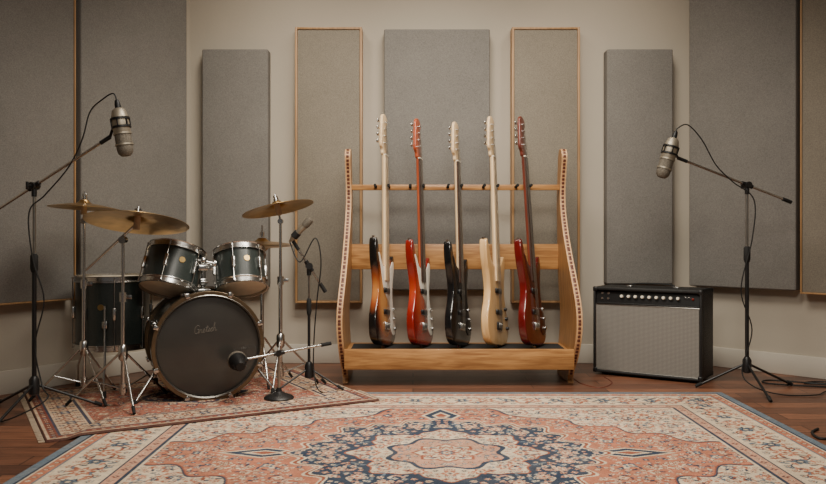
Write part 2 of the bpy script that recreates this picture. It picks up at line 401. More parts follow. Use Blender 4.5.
SAL = (184, 118, 93); RUST = (146, 84, 66); CRM = (216, 198, 170); NAV = (52, 64, 82); BLU = (104, 118, 130); DK = (84, 58, 52); PINK = (198, 152, 127)
def persian(hx, hy, res):
    k = Cv(hx, hy, res); X, Y = k.X, k.Y; e = np.minimum(hx-X, hy-Y)
    B = .36; fx, fy = hx-B, hy-B
    reg = np.zeros(X.shape, int)                      # 0 field 1 spandrel 2 medallion band 3 pale centre 4 core, 9 plain
    k.put(e > -1, SAL)
    s = X/fx+Y/fy; thr = 1.17+.05*np.cos(16*np.arctan2(fy-Y, fx-X))
    k.put(s > thr-.035, RUST); k.put(s > thr-.024, NAV); k.put(s > thr-.008, CRM); reg[s > thr-.045] = 9; reg[s > thr] = 1
    th = np.arctan2(Y/.47, X/.50); rad = np.hypot(X/.50, Y/.47)
    m = rad/(1+.05*np.cos(24*th)+.05*np.cos(8*th))
    reg[m < 1.08] = 9
    def pend(cx, cy, a, b, vert):
        u = (Y-cy) if vert else (X-cx); v = (X-cx) if vert else (Y-cy)
        q = np.abs(v)/b+np.abs(u)/a
        reg[q < 1.3] = 9
        k.put(q < 1.18, CRM); k.put(q < 1., NAV); k.put(q < .55, CRM); k.put(q < .36, RUST)
    pend(0, .565, .12, .07, True); pend(.63, 0, .14, .055, False)
    k.put(m < 1.05, CRM); k.put(m < 1.03, RUST); k.put(m < 1.005, CRM); k.put(m < .985, NAV); reg[m < .975] = 2
    m2 = rad/(1+.10*np.cos(8*th)+.03*np.cos(24*th))
    reg[m2 < .655] = 9
    k.put(m2 < .63, RUST); k.put(m2 < .615, CRM); reg[m2 < .605] = 3
    m3 = rad/(1+.09*np.cos(8*th+PI))
    k.put(m3 < .41, NAV); k.put(m3 < .37, PINK); reg[m3 < .42] = 9; reg[m3 < .36] = 5
    k.put(m2 < .22, RUST); k.put(m2 < .20, CRM); reg[m2 < .23] = 9; reg[m2 < .19] = 4
    def spiral(cx, cy, r0, turns, dirn, a0, c, w, rg):
        pts = []
        for i in range(int(70*turns)):
            t = i/70; r = r0*(1-t/turns*.85); a = a0+dirn*2*PI*t
            pts.append((cx+r*math.cos(a), cy+r*math.sin(a)))
        pts = [p for p in pts if k.at(e, *p) > B and k.at(reg, *p) == rg]
        k.line(pts, w, c); return pts
    step = .115
    for i in range(-1, int(fx/step)+2):
        for j in range(-1, int(fy/step)+2):
            cx = (i+.5+(j % 2)*.35)*step; cy = (j+.5)*step
            if cx < 0 or cy < 0 or cx > fx or cy > fy: continue
            rg = int(k.at(reg, cx, cy))
            if rg == 9: continue
            c = {0: RUST, 1: SAL, 2: BLU, 3: BLU, 4: RUST, 5: RUST}[rg]
            ps = spiral(cx, cy, .056, 1.5, 1 if (i+j) % 2 else -1, rng.uniform(0, 6.3), c, .0028, rg)
            for q in ps[::8]:
                k.leaf(q[0], q[1], .014, .0055, rng.uniform(0, 3.1), random.choice([NAV, CRM, PINK, NAV] if rg == 0 else [SAL, BLU, NAV, RUST] if rg == 1 else [CRM, PINK, BLU] if rg == 2 else [SAL, NAV, BLU]))
    pal = {0: [(RUST, CRM, PINK, NAV), (NAV, BLU, CRM, RUST), (DK, PINK, CRM, RUST), (NAV, NAV, BLU, CRM), (DK, CRM, RUST, CRM)],
           1: [(RUST, SAL, RUST, CRM), (NAV, BLU, CRM, RUST), (RUST, PINK, CRM, NAV), (NAV, NAV, BLU, CRM), (SAL, SAL, CRM, RUST)],
           2: [(NAV, SAL, CRM, RUST), (NAV, CRM, PINK, RUST), (NAV, BLU, CRM, NAV), (NAV, PINK, RUST, CRM)],
           3: [(RUST, SAL, CRM, RUST), (NAV, NAV, CRM, RUST), (BLU, BLU, CRM, RUST), (RUST, PINK, RUST, NAV)], 4: [(RUST, SAL, CRM, NAV)], 5: [(RUST, CRM, NAV, CRM), (NAV, BLU, CRM, RUST), (RUST, RUST, CRM, NAV)]}
    A = np.zeros((6000, 3)); n = 0
    dens = {0: .97, 1: .97, 2: .75, 3: .95, 4: .6, 5: .9}
    for tr in range(13000):
        x, y = rng.uniform(0, fx), rng.uniform(0, fy); r = float(rng.choice([.009, .012, .016, .023], p=[.32, .33, .24, .11]))
        rg = int(k.at(reg, x, y)); u = rng.uniform()
        if rg == 9 or u > dens[rg]: continue
        if rg == 2: r = min(r, .013)
        if n and np.any((A[:n, 0]-x)**2+(A[:n, 1]-y)**2 < (1.15*(A[:n, 2]+r))**2): continue
        if any(int(k.at(reg, x+dx*r, y+dy*r)) != rg for dx, dy in ((1, 0), (-1, 0), (0, 1), (0, -1))): continue
        A[n] = (x, y, r); n += 1; pc = pal[rg]; k.flower(x, y, r, int(rng.choice([4, 5, 6, 8])), pc[int(rng.integers(len(pc)))], rng.uniform(0, 6))
    for i in range(13):
        a = i*PI/24
        if i % 2 == 0: k.flower(.5*.82*math.cos(a), .47*.82*math.sin(a), .026, 8, (CRM, SAL, CRM, RUST))
        else: k.flower(.5*.93*math.cos(a), .47*.93*math.sin(a), .017, 5, (BLU, CRM, PINK, RUST))
    for i in range(5):
        a = i*PI/8; k.flower(.5*.51*math.cos(a), .47*.51*math.sin(a), .026, 6, (RUST, SAL, CRM, NAV))
    k.flower(0, 0, .07, 8, (RUST, CRM, SAL, CRM)); k.flower(0, 0, .026, 8, (NAV, BLU, CRM, RUST))
    # borders
    k.put(e < B, CRM); k.put(e < B-.010, NAV); k.put(e < B-.020, PINK); k.put(e < B-.06, NAV); k.put(e < B-.068, CRM)
    k.put(e < .095, BLU); k.put(e < .087, SAL); k.put(e < .052, CRM); k.put(e < .044, NAV); k.put(e < .036, BLU)
    def band(ee, step, fn):
        n = max(1, round((hx-ee)/step))
        for i in range(n+1): fn((hx-ee)*i/n, hy-ee, i)
        n = max(1, round((hy-ee)/step))
        for i in range(n): fn(hx-ee, (hy-ee)*i/n, i)
    eM = (B-.07+.095)/2
    band(B-.041, .04, lambda x, y, i: k.flower(x, y, .012, 4, (RUST, [CRM, NAV][i % 2], RUST, CRM)))
    band(.068, .04, lambda x, y, i: k.flower(x, y, .011, 4, (RUST, [CRM, NAV][i % 2], CRM, RUST)))
    def vine(along, L, ph, c):
        pt = []
        for i in range(int(L/.003)):
            t = i*.003; o = .055*math.sin(t*2*PI/.22+ph)
            pt.append((t, hy-eM+o) if along else (hx-eM+o, t))
        k.line(pt, .0035, c)
        for p in pt[::5]: k.leaf(p[0]+rng.uniform(-.025, .025), p[1]+rng.uniform(-.025, .025), .018, .007, rng.uniform(0, 3.1), [RUST, BLU, SAL, PINK, NAV][int(rng.integers(5))])
    for ph, c in ((0, NAV), (PI, RUST)): vine(True, hx-.1, ph, c); vine(False, hy-.1, ph, c)
    band(eM, .11, lambda x, y, i: k.flower(x, y, .040 if i % 2 == 0 else .03, 8 if i % 2 == 0 else 6, [(RUST, SAL, CRM, RUST), (NAV, BLU, NAV, CRM)][i % 2]))
    band(eM-.065, .055, lambda x, y, i: k.flower(x, y, .013, 5, (RUST, [RUST, BLU, PINK][i % 3], CRM, NAV)))
    band(eM+.065, .055, lambda x, y, i: k.flower(x, y, .013, 5, (NAV, [BLU, SAL, NAV][i % 3], CRM, RUST)))
    return k.full()
def oldrug(hx, hy, res):
    k = Cv(hx, hy, res); X, Y = k.X, k.Y; e = np.minimum(hx-X, hy-Y); B = .20
    S2 = (158, 98, 82); R2 = (128, 70, 58); C2 = (202, 176, 148); N2 = (64, 66, 82); D2 = (78, 50, 46); B2 = (120, 122, 126)
    k.put(e > -1, S2); fx, fy = hx-B, hy-B
    q = X/.30+Y/.24
    k.put(q < 1.08, C2); k.put(q < 1, N2); k.put(q < .7, C2); k.put(q < .62, R2)
    A = np.zeros((4000, 3)); n = 0
    for tr in range(4000):
        x, y = rng.uniform(0, fx), rng.uniform(0, fy); r = float(rng.choice([.010, .016, .026]))
        if n and np.any((A[:n, 0]-x)**2+(A[:n, 1]-y)**2 < (1.1*(A[:n, 2]+r))**2): continue
        A[n] = (x, y, r); n += 1; k.flower(x, y, r, int(rng.choice([4, 6, 8])), [(D2, C2, R2, N2), (N2, N2, C2, R2), (D2, B2, C2, R2), (D2, R2, C2, N2), (D2, C2, C2, R2)][int(rng.integers(5))], rng.uniform(0, 6))
    k.flower(0, 0, .08, 8, (N2, C2, R2, N2))
    k.put(e < B, C2); k.put(e < B-.010, N2); k.put(e < B-.022, C2); k.put(e < .062, N2); k.put(e < .052, R2); k.put(e < .018, C2); k.put(e < .010, D2)
    for ee, st, r in ((.12, .07, .030), (.16, .045, .013), (.08, .045, .013), (.035, .035, .012)):
        m_ = round((hx-ee)/st)
        for i in range(m_+1): k.flower((hx-ee)*i/m_, hy-ee, r, 6, [(D2, S2, C2, N2), (D2, N2, B2, C2), (D2, R2, C2, N2)][i % 3])
        m_ = round((hy-ee)/st)
        for i in range(m_): k.flower(hx-ee, (hy-ee)*i/m_, r, 6, [(D2, S2, C2, N2), (D2, N2, B2, C2), (D2, R2, C2, N2)][i % 3])
    return k.full()

def smooth_noise(ny, nx, cell):
    gy, gx = ny//cell+3, nx//cell+3
    g = rng.uniform(-1, 1, (gy, gx)); yy = np.arange(ny)/cell; xx = np.arange(nx)/cell
    y0 = yy.astype(int); x0 = xx.astype(int); fy = (yy-y0)[:, None]; fx = (xx-x0)[None]
    fy = fy*fy*(3-2*fy); fx = fx*fx*(3-2*fx)
    a = g[y0][:, x0]; b = g[y0][:, x0+1]; c = g[y0+1][:, x0]; d = g[y0+1][:, x0+1]
    return (a*(1-fx)+b*fx)*(1-fy)+(c*(1-fx)+d*fx)*fy
def rug_mesh(name, img, hx, hy, loc, rot, zfun, fade):
    ny, nx, _ = img.shape
    xs = np.linspace(-hx, hx, nx); ys = np.linspace(-hy, hy, ny); X, Y = np.meshgrid(xs, ys)
    cr, sr = math.cos(rot), math.sin(rot)
    Z = zfun(loc[0]+cr*X-sr*Y, loc[1]+sr*X+cr*Y)
    edge = np.zeros((ny, nx), bool); edge[0] = edge[-1] = True; edge[:, 0] = edge[:, -1] = True
    Z = np.where(edge, Z-.008, Z)
    co = np.stack([X, Y, Z], -1).reshape(-1, 3).astype(np.float32)
    me = bpy.data.meshes.new(name); me.vertices.add(nx*ny); me.vertices.foreach_set('co', co.ravel())
    I = np.arange(nx*ny).reshape(ny, nx); q = np.stack([I[:-1, :-1], I[:-1, 1:], I[1:, 1:], I[1:, :-1]], -1).reshape(-1, 4)
    n = len(q); me.loops.add(n*4); me.loops.foreach_set('vertex_index', q.ravel().astype(np.int32))
    me.polygons.add(n); me.polygons.foreach_set('loop_start', (np.arange(n)*4).astype(np.int32))
    me.update(calc_edges=True); me.validate()
    # wear: pile fades unevenly toward the warm ground colour of the wool
    wear = np.clip(fade+.5*fade*smooth_noise(ny, nx, 60)+.8*fade*smooth_noise(ny, nx, 12), 0, .8)[..., None]
    c = img*(1-wear)+np.array([.66, .56, .47])*wear
    c = c*(1+.05*smooth_noise(ny, nx, 5)[..., None])*rng.uniform(.92, 1.08, (ny, nx, 1)); c = np.clip(c, 0, 1)
    c = np.where(c <= .04045, c/12.92, ((c+.055)/1.055)**2.4)
    rgba = np.concatenate([c, np.ones((ny, nx, 1))], -1).astype(np.float32)
    at = me.color_attributes.new('col', 'FLOAT_COLOR', 'POINT'); at.data.foreach_set('color', rgba.ravel())
    me.materials.append(M['rug']); me.shade_smooth()
    o = bpy.data.objects.new(name, me); C.objects.link(o); o.location = (loc[0], loc[1], 0); o.rotation_euler = (0, 0, rot)
    return o
BX, BY, BHX, BHY = .117, 2.76, 1.36, 1.065
o = rug_mesh('persian_rug', persian(BHX, BHY, .0033), BHX, BHY, (BX, BY), 0, lambda x, y: np.full_like(x, .009), .10)
tag(o, 'large Persian rug with navy centre medallion on salmon field, in the foreground', 'rug')
RA = R(30); A0 = FL(45, 443); ud = Vector((math.cos(RA), math.sin(RA))); vd = Vector((-math.sin(RA), math.cos(RA)))
DL, DW = 1.38, 1.06
DC = Vector((A0.x, A0.y))+ud*DL/2+vd*DW/2
def sdbig(x, y): return np.maximum(np.abs(x-BX)-BHX, np.abs(y-BY)-BHY)
def dz(x, y): return .009+.011*np.clip(1-sdbig(x, y)/.04, 0, 1)
drug = rug_mesh('drum_rug', oldrug(DL/2, DW/2, .0035), DL/2, DW/2, (DC.x, DC.y), RA, dz, .12)
tag(drug, 'smaller worn reddish floral rug lying under the drum kit', 'rug')
def ground(x, y):
    p = Vector((x, y))-DC
    if abs(p.dot(ud)) < DL/2 and abs(p.dot(vd)) < DW/2: return float(dz(np.float64(x), np.float64(y)))
    return .009 if sdbig(x, y) < 0 else 0.0
mb = MB()
for sgn in (-1, 1):
    for i in range(110):
        v = -DW/2+DW*(i+.5)/110; u = sgn*DL/2
        wx = DC.x+ud.x*u+vd.x*v; wy = DC.y+ud.y*u+vd.y*v; z = float(dz(np.float64(wx), np.float64(wy)))-.006
        mb.tube([(u, v, z), (u+sgn*.022, v+random.uniform(-.008, .008), z+.001)], .0016, 5)
fr = mb.build('fringe', 'fringe', drug); fr['kind'] = 'stuff'

# ------------------------------------------------------------------ guitar rack
RX = .232
rack = thing('guitar_rack', 'honey oak guitar rack with curved inlaid side panels holding five instruments', 'guitar rack', (RX, 4.22, 0))
FP = catmull([(4.11, 0), (4.125, .03), (4.105, .075), (4.05, .13), (4.005, .21), (3.99, .31), (4.01, .42), (4.08, .54), (4.18, .655), (4.275, .77), (4.335, .89), (4.352, 1.0), (4.335, 1.10), (4.315, 1.17), (4.318, 1.20), (4.34, 1.222), (4.37, 1.23)], 5, False)
BPz = [0, .05, .3, .7, 1.0, 1.15, 1.2, 1.222, 1.23]; BPy = [4.42, 4.44, 4.44, 4.45, 4.44, 4.43, 4.42, 4.40, 4.375]
def bulge(z): return .014*math.exp(-((z-.33)/.17)**2)-.004*math.exp(-((z-.95)/.15)**2)-.006*math.exp(-(z/.08)**2)
HXW = .585; TH = .0145
for sg in (-1, 1):
    vs = []; fs = []
    for p in FP:
        z = p.y; xc = sg*(HXW+bulge(z)); yb = float(np.interp(z, BPz, BPy))
        for dx, y in ((-TH, p.x), (TH, p.x), (TH, yb), (-TH, yb)): vs.append((xc+dx, y-4.22, z))
    n = len(FP)
    for i in range(n-1):
        for k in range(4): fs.append([i*4+k, i*4+(k+1) % 4, i*4+4+(k+1) % 4, i*4+4+k])
    fs.append([0, 1, 2, 3]); fs.append([n*4-4+k for k in range(4)][::-1])
    sp = MB().add(vs, fs).build('side_panel', 'oakz', rack)
    fr_ = [Vector((sg*(HXW+bulge(p.y)), p.x-4.22-.002, p.y)) for p in FP[6:-4]]
    vs = []; fs = []
    for p in fr_:
        for dx, dy in ((-TH-.0003, -.003), (TH+.0003, -.003), (TH+.0003, .006), (-TH-.0003, .006)): vs.append((p.x+dx, p.y+dy, p.z))
    for i in range(len(fr_)-1):
        for k in range(4): fs.append([i*4+k, i*4+(k+1) % 4, i*4+4+(k+1) % 4, i*4+4+k])
    fs.append([0, 1, 2, 3]); fs.append([len(vs)-4+k for k in range(4)][::-1])
    MB().add(vs, fs).build('edge_strip', 'edge', sp)
    acc = 0; dense = catmull([tuple(p) for p in fr_], 4, False); nxt = .012
    for a, b in zip(dense[:-1], dense[1:]):
        acc += (b-a).length
        if acc >= nxt:
            nxt += .0205; t = (b-a).normalized(); ang = math.atan2(t.y, t.z)
            MB().box((0, -.0035, 0), (.014, .004, .0135), Matrix.Translation(a) @ Matrix.Rotation(-ang, 4, 'X'), bev=.001).build('edge_inlay', 'inlay', sp)
MB().box((0, 4.005-4.22+.012, .136), (.577*2, .024, .102), bev=.003).build('front_board', 'oakx', rack)
MB().box((0, 4.225-4.22, .155), (.577*2, .41, .02), bev=.002).build('bottom_shelf', 'oakx', rack)
MB().box((0, 4.43-4.22, .64), (.572*2, .022, .14), bev=.004).build('back_board', 'oakx', rack)
MB().box((0, 4.375-4.22, 1.02), (.568*2, .03, .03), bev=.004).build('neck_rail', 'oakx', rack)
MB().box((0, 4.19-4.22, .168), (.568*2-.03, .3, .006)).build('felt_pad', 'felt', rack)
GX = [383, 421, 459, 496, 534]
HXs = [381.5, 415, 453, 488.5, 519]
for i, hx in enumerate(HXs):
    xc = (hx+(GX[i]-hx)*.32-CX)*4.3/F-RX
    for s in (-1, 1):
        MB().tube([(xc+s*.036, 4.362-4.22, 1.022), (xc+s*.036, 4.266-4.22, 1.026)], .008, 10).build('neck_peg', 'felt', rack)

# ------------------------------------------------------------------ guitars
BODY = [(0, 0), (-.09, .004), (-.145, .03), (-.166, .09), (-.160, .155), (-.128, .225), (-.113, .285), (-.124, .35), (-.147, .42), (-.156, .48), (-.152, .525), (-.138, .538), (-.120, .515), (-.098, .465), (-.07, .428), (-.035, .412), (.03, .405), (.055, .412), (.085, .44), (.112, .468), (.130, .472), (.137, .44), (.130, .39), (.115, .32), (.110, .26), (.128, .19), (.155, .125), (.16, .07), (.13, .02), (.06, 0)]
PG = [(-.035, .28), (-.065, .34), (-.09, .40), (-.118, .46), (-.10, .455), (-.055, .405), (.03, .395), (.07, .41), (.10, .44), (.122, .43), (.118, .38), (.10, .31), (.096, .255), (.115, .185), (.142, .12), (.14, .07), (.10, .055), (.06, .10), (.05, .20)]
HS = [(-.024, 0), (-.032, .025), (-.052, .045), (-.050, .09), (-.043, .15), (-.034, .20), (-.012, .222), (.022, .218), (.044, .195), (.040, .172), (.026, .165), (.026, .10), (.034, .045), (.023, 0)]
def guitar(px, hpx, sc, dbase, label, body_m, neck_m, board_m, head_m, pg_m, hw, peg='chrome', nst=4):
    ray = math.atan((px-CX)/F)
    yaw = R(90-18.5)-ray
    base = P(px, 0, dbase); base.z = .171+.014*sc
    lean = R(9.3)
    top = P(hpx, 0, dbase+1.2*math.sin(lean)); ax = Vector((top.x-base.x, 1.2*math.sin(lean), 1.2*math.cos(lean))).normalized()
    q = Vector((0, 0, 1)).rotation_difference(ax).to_matrix().to_4x4()
    Mx = q @ Matrix.Rotation(yaw, 4, 'Z')
    g = thing('electric_guitar', label, 'guitar', base, None, Mx.to_euler()); g.scale = (sc, sc, sc)
    t = .0195
    out = [(p.x, p.y) for p in catmull(BODY, 6)]
    MB().prism(out, -t, t, .0065, None, 4).build('body', body_m, g)
    if pg_m:
        MB().prism([(p.x, p.y) for p in catmull(PG, 5)], -t-.0025, -t+.001, .0008).build('pickguard', pg_m, g)
    nk = MB(); vs = []; fs = []; secs = [(.36, .031, .024), (.46, .030, .024), (.62, .0275, .022), (.85, .024, .021), (.99, .022, .021), (1.0, .022, .018)]
    for (z, hw_, th) in secs:
        for j in range(9):
            a = PI*j/8; vs.append((hw_*math.cos(a), -t-.001+th*math.sin(a)*.9, z))
    for i in range(len(secs)-1):
        for j in range(8): fs.append([i*9+j, i*9+j+1, i*9+10+j, i*9+9+j])
        fs.append([i*9+8, i*9, i*9+9, i*9+17])
    fs.append(list(range(9))[::-1]); fs.append([len(vs)-9+j for j in range(9)])
    nk.add(vs, fs).build('neck', neck_m, g)
    fb = MB(); y1, y0 = -t-.001, -t-.0075
    fb.add([(-.032, y0, .33), (.032, y0, .33), (.032, y1, .33), (-.032, y1, .33), (-.022, y0, .995), (.022, y0, .995), (.022, y1, .995), (-.022, y1, .995)],
           [[0, 1, 2, 3], [4, 7, 6, 5], [0, 4, 5, 1], [1, 5, 6, 2], [2, 6, 7, 3], [3, 7, 4, 0]])
    fb.build('fretboard', board_m, g)
    MB().box((0, -t-.006, .998), (.044, .011, .006)).build('nut', 'cream', g)
    MB().prism([(p.x, p.y+1.0) for p in catmull(HS, 5)], -t+.001, -t+.016, .003).build('headstock', head_m, g)
    for i in range(nst):
        z = 1.060+i*.115/(nst-1); x = -.020+.004*i
        tp = MB(); tp.tube([(x, -t+.002, z), (x, -t-.014, z)], .0048, 10); tp.tube([(x, -t+.018, z), (x-.042, -t+.018, z)], .0032, 8)
        tp.ball((x-.052, -t+.018, z), .0125, None, 12, (.95, .5, .85)); tp.box((x-.004, -t+.018, z), (.022, .009, .016), bev=.002)
        tp.build('tuning_peg', peg, g)
        xs = (-.014+.028*i/(nst-1))
        MB().tube([(xs*1.35, -t-.014, .10), (xs, -t-.0115, .998), (x, -t-.010, z)], .0011, 6).build('string', 'string', g)
    for i in range(2):
        MB().box((0, -t-.003, .17+i*.11), (.088, .012, .026), bev=.004).build('pickup', 'pgblack', g)
    br = MB().box((0, -t-.004, .098), (.07, .009, .04), bev=.003).build('bridge', hw, g)
    for i in range(nst): MB().box((-.019+.038*i/(nst-1), -t-.010, .10), (.007, .006, .026), bev=.001).build('saddle', 'steel', br)
    for i in range(3):
        MB().tube([(.10+.012*i, -t, .19-.05*i), (.10+.012*i, -t-.013, .19-.05*i)], [.0095, .008], 16).build('control_knob', hw, g)
    for (x, z, s) in ((0, .001, -1), (-.144, .534, 1)):
        MB().tube([(x, 0, z), (x, 0, z+s*.012)], [.005, .008], 10).build('strap_button', 'chrome', g)
    return g
guitar(GX[0], HXs[0], 1.02, 4.165, 'dark sunburst electric guitar with pale maple headstock, leftmost in the rack', 'burst', 'maple', 'maple', 'maple', 'white', 'chrome')
guitar(GX[1], HXs[1], 1.0, 4.165, 'glossy red electric guitar with white pickguard and amber neck', 'red', 'redneck', 'rose', 'redneck', 'white', 'chrome')
guitar(GX[2], HXs[2], .985, 4.165, 'all-black electric guitar with pale headstock, middle of the rack', 'blackf', 'maple', 'rose', 'maple', 'pgblack', 'chrome')
guitar(GX[3], HXs[3], 1.01, 4.165, 'natural blonde wood electric guitar with cream headstock', 'blonde', 'maple', 'maple', 'maple', None, 'black')
guitar(GX[4], HXs[4], 1.01, 4.165, 'dark cherry red electric guitar with mahogany neck, rightmost in the rack', 'cherry', 'mahog', 'rose', 'mahog', 'tort', 'chrome')

# ------------------------------------------------------------------ amplifier
ya = R(-33)
aw, ad, ah = .575, .25, .478
BRf = Vector(((702-CX)*4.06/F, 4.06, 0)); dirx = Vector((math.cos(ya), math.sin(ya), 0)); diry = Vector((-math.sin(ya), math.cos(ya), 0))
ac = BRf-dirx*aw/2+diry*ad/2
amp = thing('guitar_amplifier', 'black combo guitar amplifier with silver grille cloth on the wooden floor', 'amplifier', ac, None, (0, 0, ya))
cab = MB(); w2, d2 = aw/2, ad/2; z0 = .014; th = .02
cab.box((0, .012, z0+th/2), (aw, ad-.024, th), bev=.006); cab.box((0, .012, ah-th/2), (aw, ad-.024, th), bev=.006)
cab.box((-w2+th/2, .012, (z0+ah)/2), (th, ad-.024, ah-z0), bev=.006); cab.box((w2-th/2, .012, (z0+ah)/2), (th, ad-.024, ah-z0), bev=.006)
cab.box((0, d2-.012, (z0+ah)/2), (aw-.02, .02, ah-z0-.02))
eb = .013
for args in (((0, -d2+.012, z0+eb/2), (aw, .024, eb)), ((0, -d2+.012, ah-.009), (aw, .024, .018)), ((-w2+eb/2, -d2+.012, (z0+ah)/2), (eb, .024, ah-z0)), ((w2-eb/2, -d2+.012, (z0+ah)/2), (eb, .024, ah-z0))):
    cab.box(args[0], args[1], bev=.005, seg=3)
cab.box((0, -d2+.014, .391), (aw-.03, .02, .010), bev=.003)
cab.build('cabinet', 'tolex', amp)
MB().box((0, -d2+.014, .2065), (aw-.024, .014, .362)).build('grille_cloth', 'grille', amp)
pp = MB(); gw, gz0, gz1 = aw/2-.015, .029, .384; yy = -d2+.006
pp.tube([(-gw, yy, gz0), (gw, yy, gz0), (gw, yy, gz1), (-gw, yy, gz1), (-gw, yy, gz0+.001)], .0022, 8)
pp.build('piping', 'steel', amp)
Tc = Matrix.Translation((0, -d2+.022, .428)) @ Matrix.Rotation(R(-12), 4, 'X')
cp = MB().box((0, 0, 0), (aw-.03, .012, .066), Tc).build('control_panel', 'panelb', amp)
for i in range(9):
    x = -.13+i*.037
    MB().tube([Tc @ Vector((x, -.006, 0)), Tc @ Vector((x, -.012, 0))], .0125, 16).build('knob_skirt', 'black', cp)
    MB().tube([Tc @ Vector((x, -.012, 0)), Tc @ Vector((x, -.024, 0))], [.0085, .0075], 16).build('control_knob', 'cream', cp)
for i in range(4):
    x = -.24+(i % 2)*.034; z = .014-(i//2)*.028
    MB().tube([Tc @ Vector((x, -.006, z)), Tc @ Vector((x, -.011, z))], .0065, 12).build('input_jack', 'chrome', cp)
MB().ball(Tc @ Vector((.24, -.008, 0)), .007, None, 14).build('jewel_lamp', 'jewel', cp)
for x in (.205, .222): MB().tube([Tc @ Vector((x, -.006, 0)), Tc @ Vector((x, -.022, .008))], [.004, .0025], 10).build('toggle_switch', 'chrome', cp)
hnd = MB(); pts = catmull([(-.12, 0, ah+.004), (-.10, 0, ah+.016), (-.04, 0, ah+.02), (.04, 0, ah+.02), (.10, 0, ah+.016), (.12, 0, ah+.004)], 5, False)
vs = []; fs = []
for p in pts:
    for dy, dz_ in ((-.012, -.003), (.012, -.003), (.012, .003), (-.012, .003)): vs.append((p.x, p.y+dy, p.z+dz_))
for i in range(len(pts)-1):
    for k in range(4): fs.append([i*4+k, i*4+(k+1) % 4, i*4+4+(k+1) % 4, i*4+4+k])
fs.append([0, 1, 2, 3]); fs.append([len(vs)-4+k for k in range(4)][::-1])
hnd.add(vs, fs).build('handle', 'tolex', amp)
for x in (-.125, .125): MB().box((x, 0, ah+.003), (.03, .034, .008), bev=.003).build('handle_cap', 'chrome', amp)
for sx in (-1, 1):
    for sy in (-1, 1):
        MB().tube([(sx*(w2-.05), sy*(d2-.05), 0), (sx*(w2-.05), sy*(d2-.05), .016)], .017, 16).build('rubber_foot', 'rubber', amp)
        for z in (z0+.012, ah-.012):
            MB().box((sx*(w2-.010), sy*(d2-.010), z), (.024, .024, .027), bev=.007, seg=3).build('corner_protector', 'black', amp)

# ------------------------------------------------------------------ stands
def leg_part(root, hub, ft, r, m):
    """leg from hub to the floor contact point, both in root-local coordinates"""
    d = (ft-hub).normalized()
    lg = MB().tube([hub, ft-d*.01+Vector((0, 0, r))], r, 10).build('leg', m, root)
    MB().tube([ft-d*.035+Vector((0, 0, r*1.2)), ft+Vector((0, 0, r*1.2))], [r*1.5, r*1.25], 10).build('rubber_foot', 'rubber', lg)
    return lg
def mic_stand(label, base, feet, clamp, b0, b1, group=None, hubz=.12, pr=.0095, mname='black', boom='chrome', legr=.006):
    """all arguments in world space; base = xy of pole"""
    B0 = Vector((base[0], base[1], 0)); root = thing('microphone_stand', label, 'microphone stand', B0, group)
    for f in feet:
        f = Vector((f[0], f[1], ground(f[0], f[1])))-B0
        leg_part(root, Vector((0, 0, hubz))+Vector((f.x, f.y, 0)).normalized()*.02, f, legr, mname)
    MB().tube([(0, 0, hubz-.04), (0, 0, hubz-.035), (0, 0, hubz+.025), (0, 0, hubz+.04)], [.010, .021, .021, .012], 16).build('hub', mname, root)
    c = clamp-B0; mid = hubz+(c.z-hubz)*.62
    MB().tube([(0, 0, hubz-.03), (0, 0, mid)], pr, 12).build('lower_pole', mname, root)
    MB().tube([(0, 0, mid-.02), (c.x, c.y, c.z)], pr*.72, 12).build('upper_pole', 'steel', root)
    MB().tube([(0, 0, mid-.045), (0, 0, mid-.03), (0, 0, mid+.025), (0, 0, mid+.035)], [pr*1.2, pr*1.7, pr*1.7, pr], 14).build('clutch', 'rubber', root)
    bl = [b0-B0, b1-B0]; d = (bl[1]-bl[0]).normalized()
    MB().tube(bl, .006, 10).build('boom', boom, root)
    side = d.cross(Vector((0, 0, 1))).normalized()
    cl = MB(); cl.tube([c-side*.02, c+side*.02], .016, 16); cl.tube([c-d*.03, c+d*.03], .011, 12); cl.tube([c-Vector((0, 0, .045)), c], .011, 12); cl.build('boom_clamp', mname, root)
    kb = MB(); kb.tube([c+side*.02, c+side*.036], .006, 8); kb.box(c+side*.04, (.012, .012, .034), bev=.004); kb.build('clamp_knob', mname, root)
    e = bl[1]; MB().tube([e-d*.05, e], .0085, 12).build('boom_tip', 'rubber', root)
    e = bl[0]; MB().tube([e, e+d*.05], .0095, 12).build('end_cap', 'rubber', root)
    return root
def condenser(label, c, up, joint, r=.034):
    """large microphone hanging grille-down; c centre, up = direction of the cable end"""
    up = up.normalized(); root = thing('microphone', label, 'microphone', c)
    T = align(Vector((0, 0, 0)), up)
    MB().lathe([(r*.94, -.01), (r, -.006), (r, .055), (r*.96, .062), (r*.78, .085), (r*.5, .094), (.001, .095)], 32, T).build('body', 'micn', root)
    MB().lathe([(.001, -.105), (r*.55, -.103), (r*.86, -.092), (r*.96, -.075), (r*.96, -.012), (r*.8, -.008)], 32, T).build('grille', 'mesh', root)
    for z in (-.012, -.058): MB().lathe([(r*.9, z-.003), (r*1.06, z-.003), (r*1.06, z+.004), (r*.9, z+.004)], 32, T, True).build('band', 'micn', root)
    MB().lathe([(.012, .09), (.012, .11), (.009, .125), (.006, .13)], 16, T).build('connector', 'micd', root)
    j = joint-c; side = (j-up*j.dot(up)).normalized()
    yk = MB()
    for z in (.012, .046): yk.lathe([(r*1.02, z), (r*1.16, z), (r*1.16, z+.008), (r*1.02, z+.008)], 32, T, True)
    for a in range(6):
        e = Matrix.Rotation(a*PI/3, 4, 'Z'); yk.tube([(r*1.1, 0, .016), (r*1.1, 0, .050)], .0026, 6, T @ e)
    yk.tube([side*r*1.1+up*.032, j], .006, 10); yk.build('shock_mount', 'micd', root)
    return root
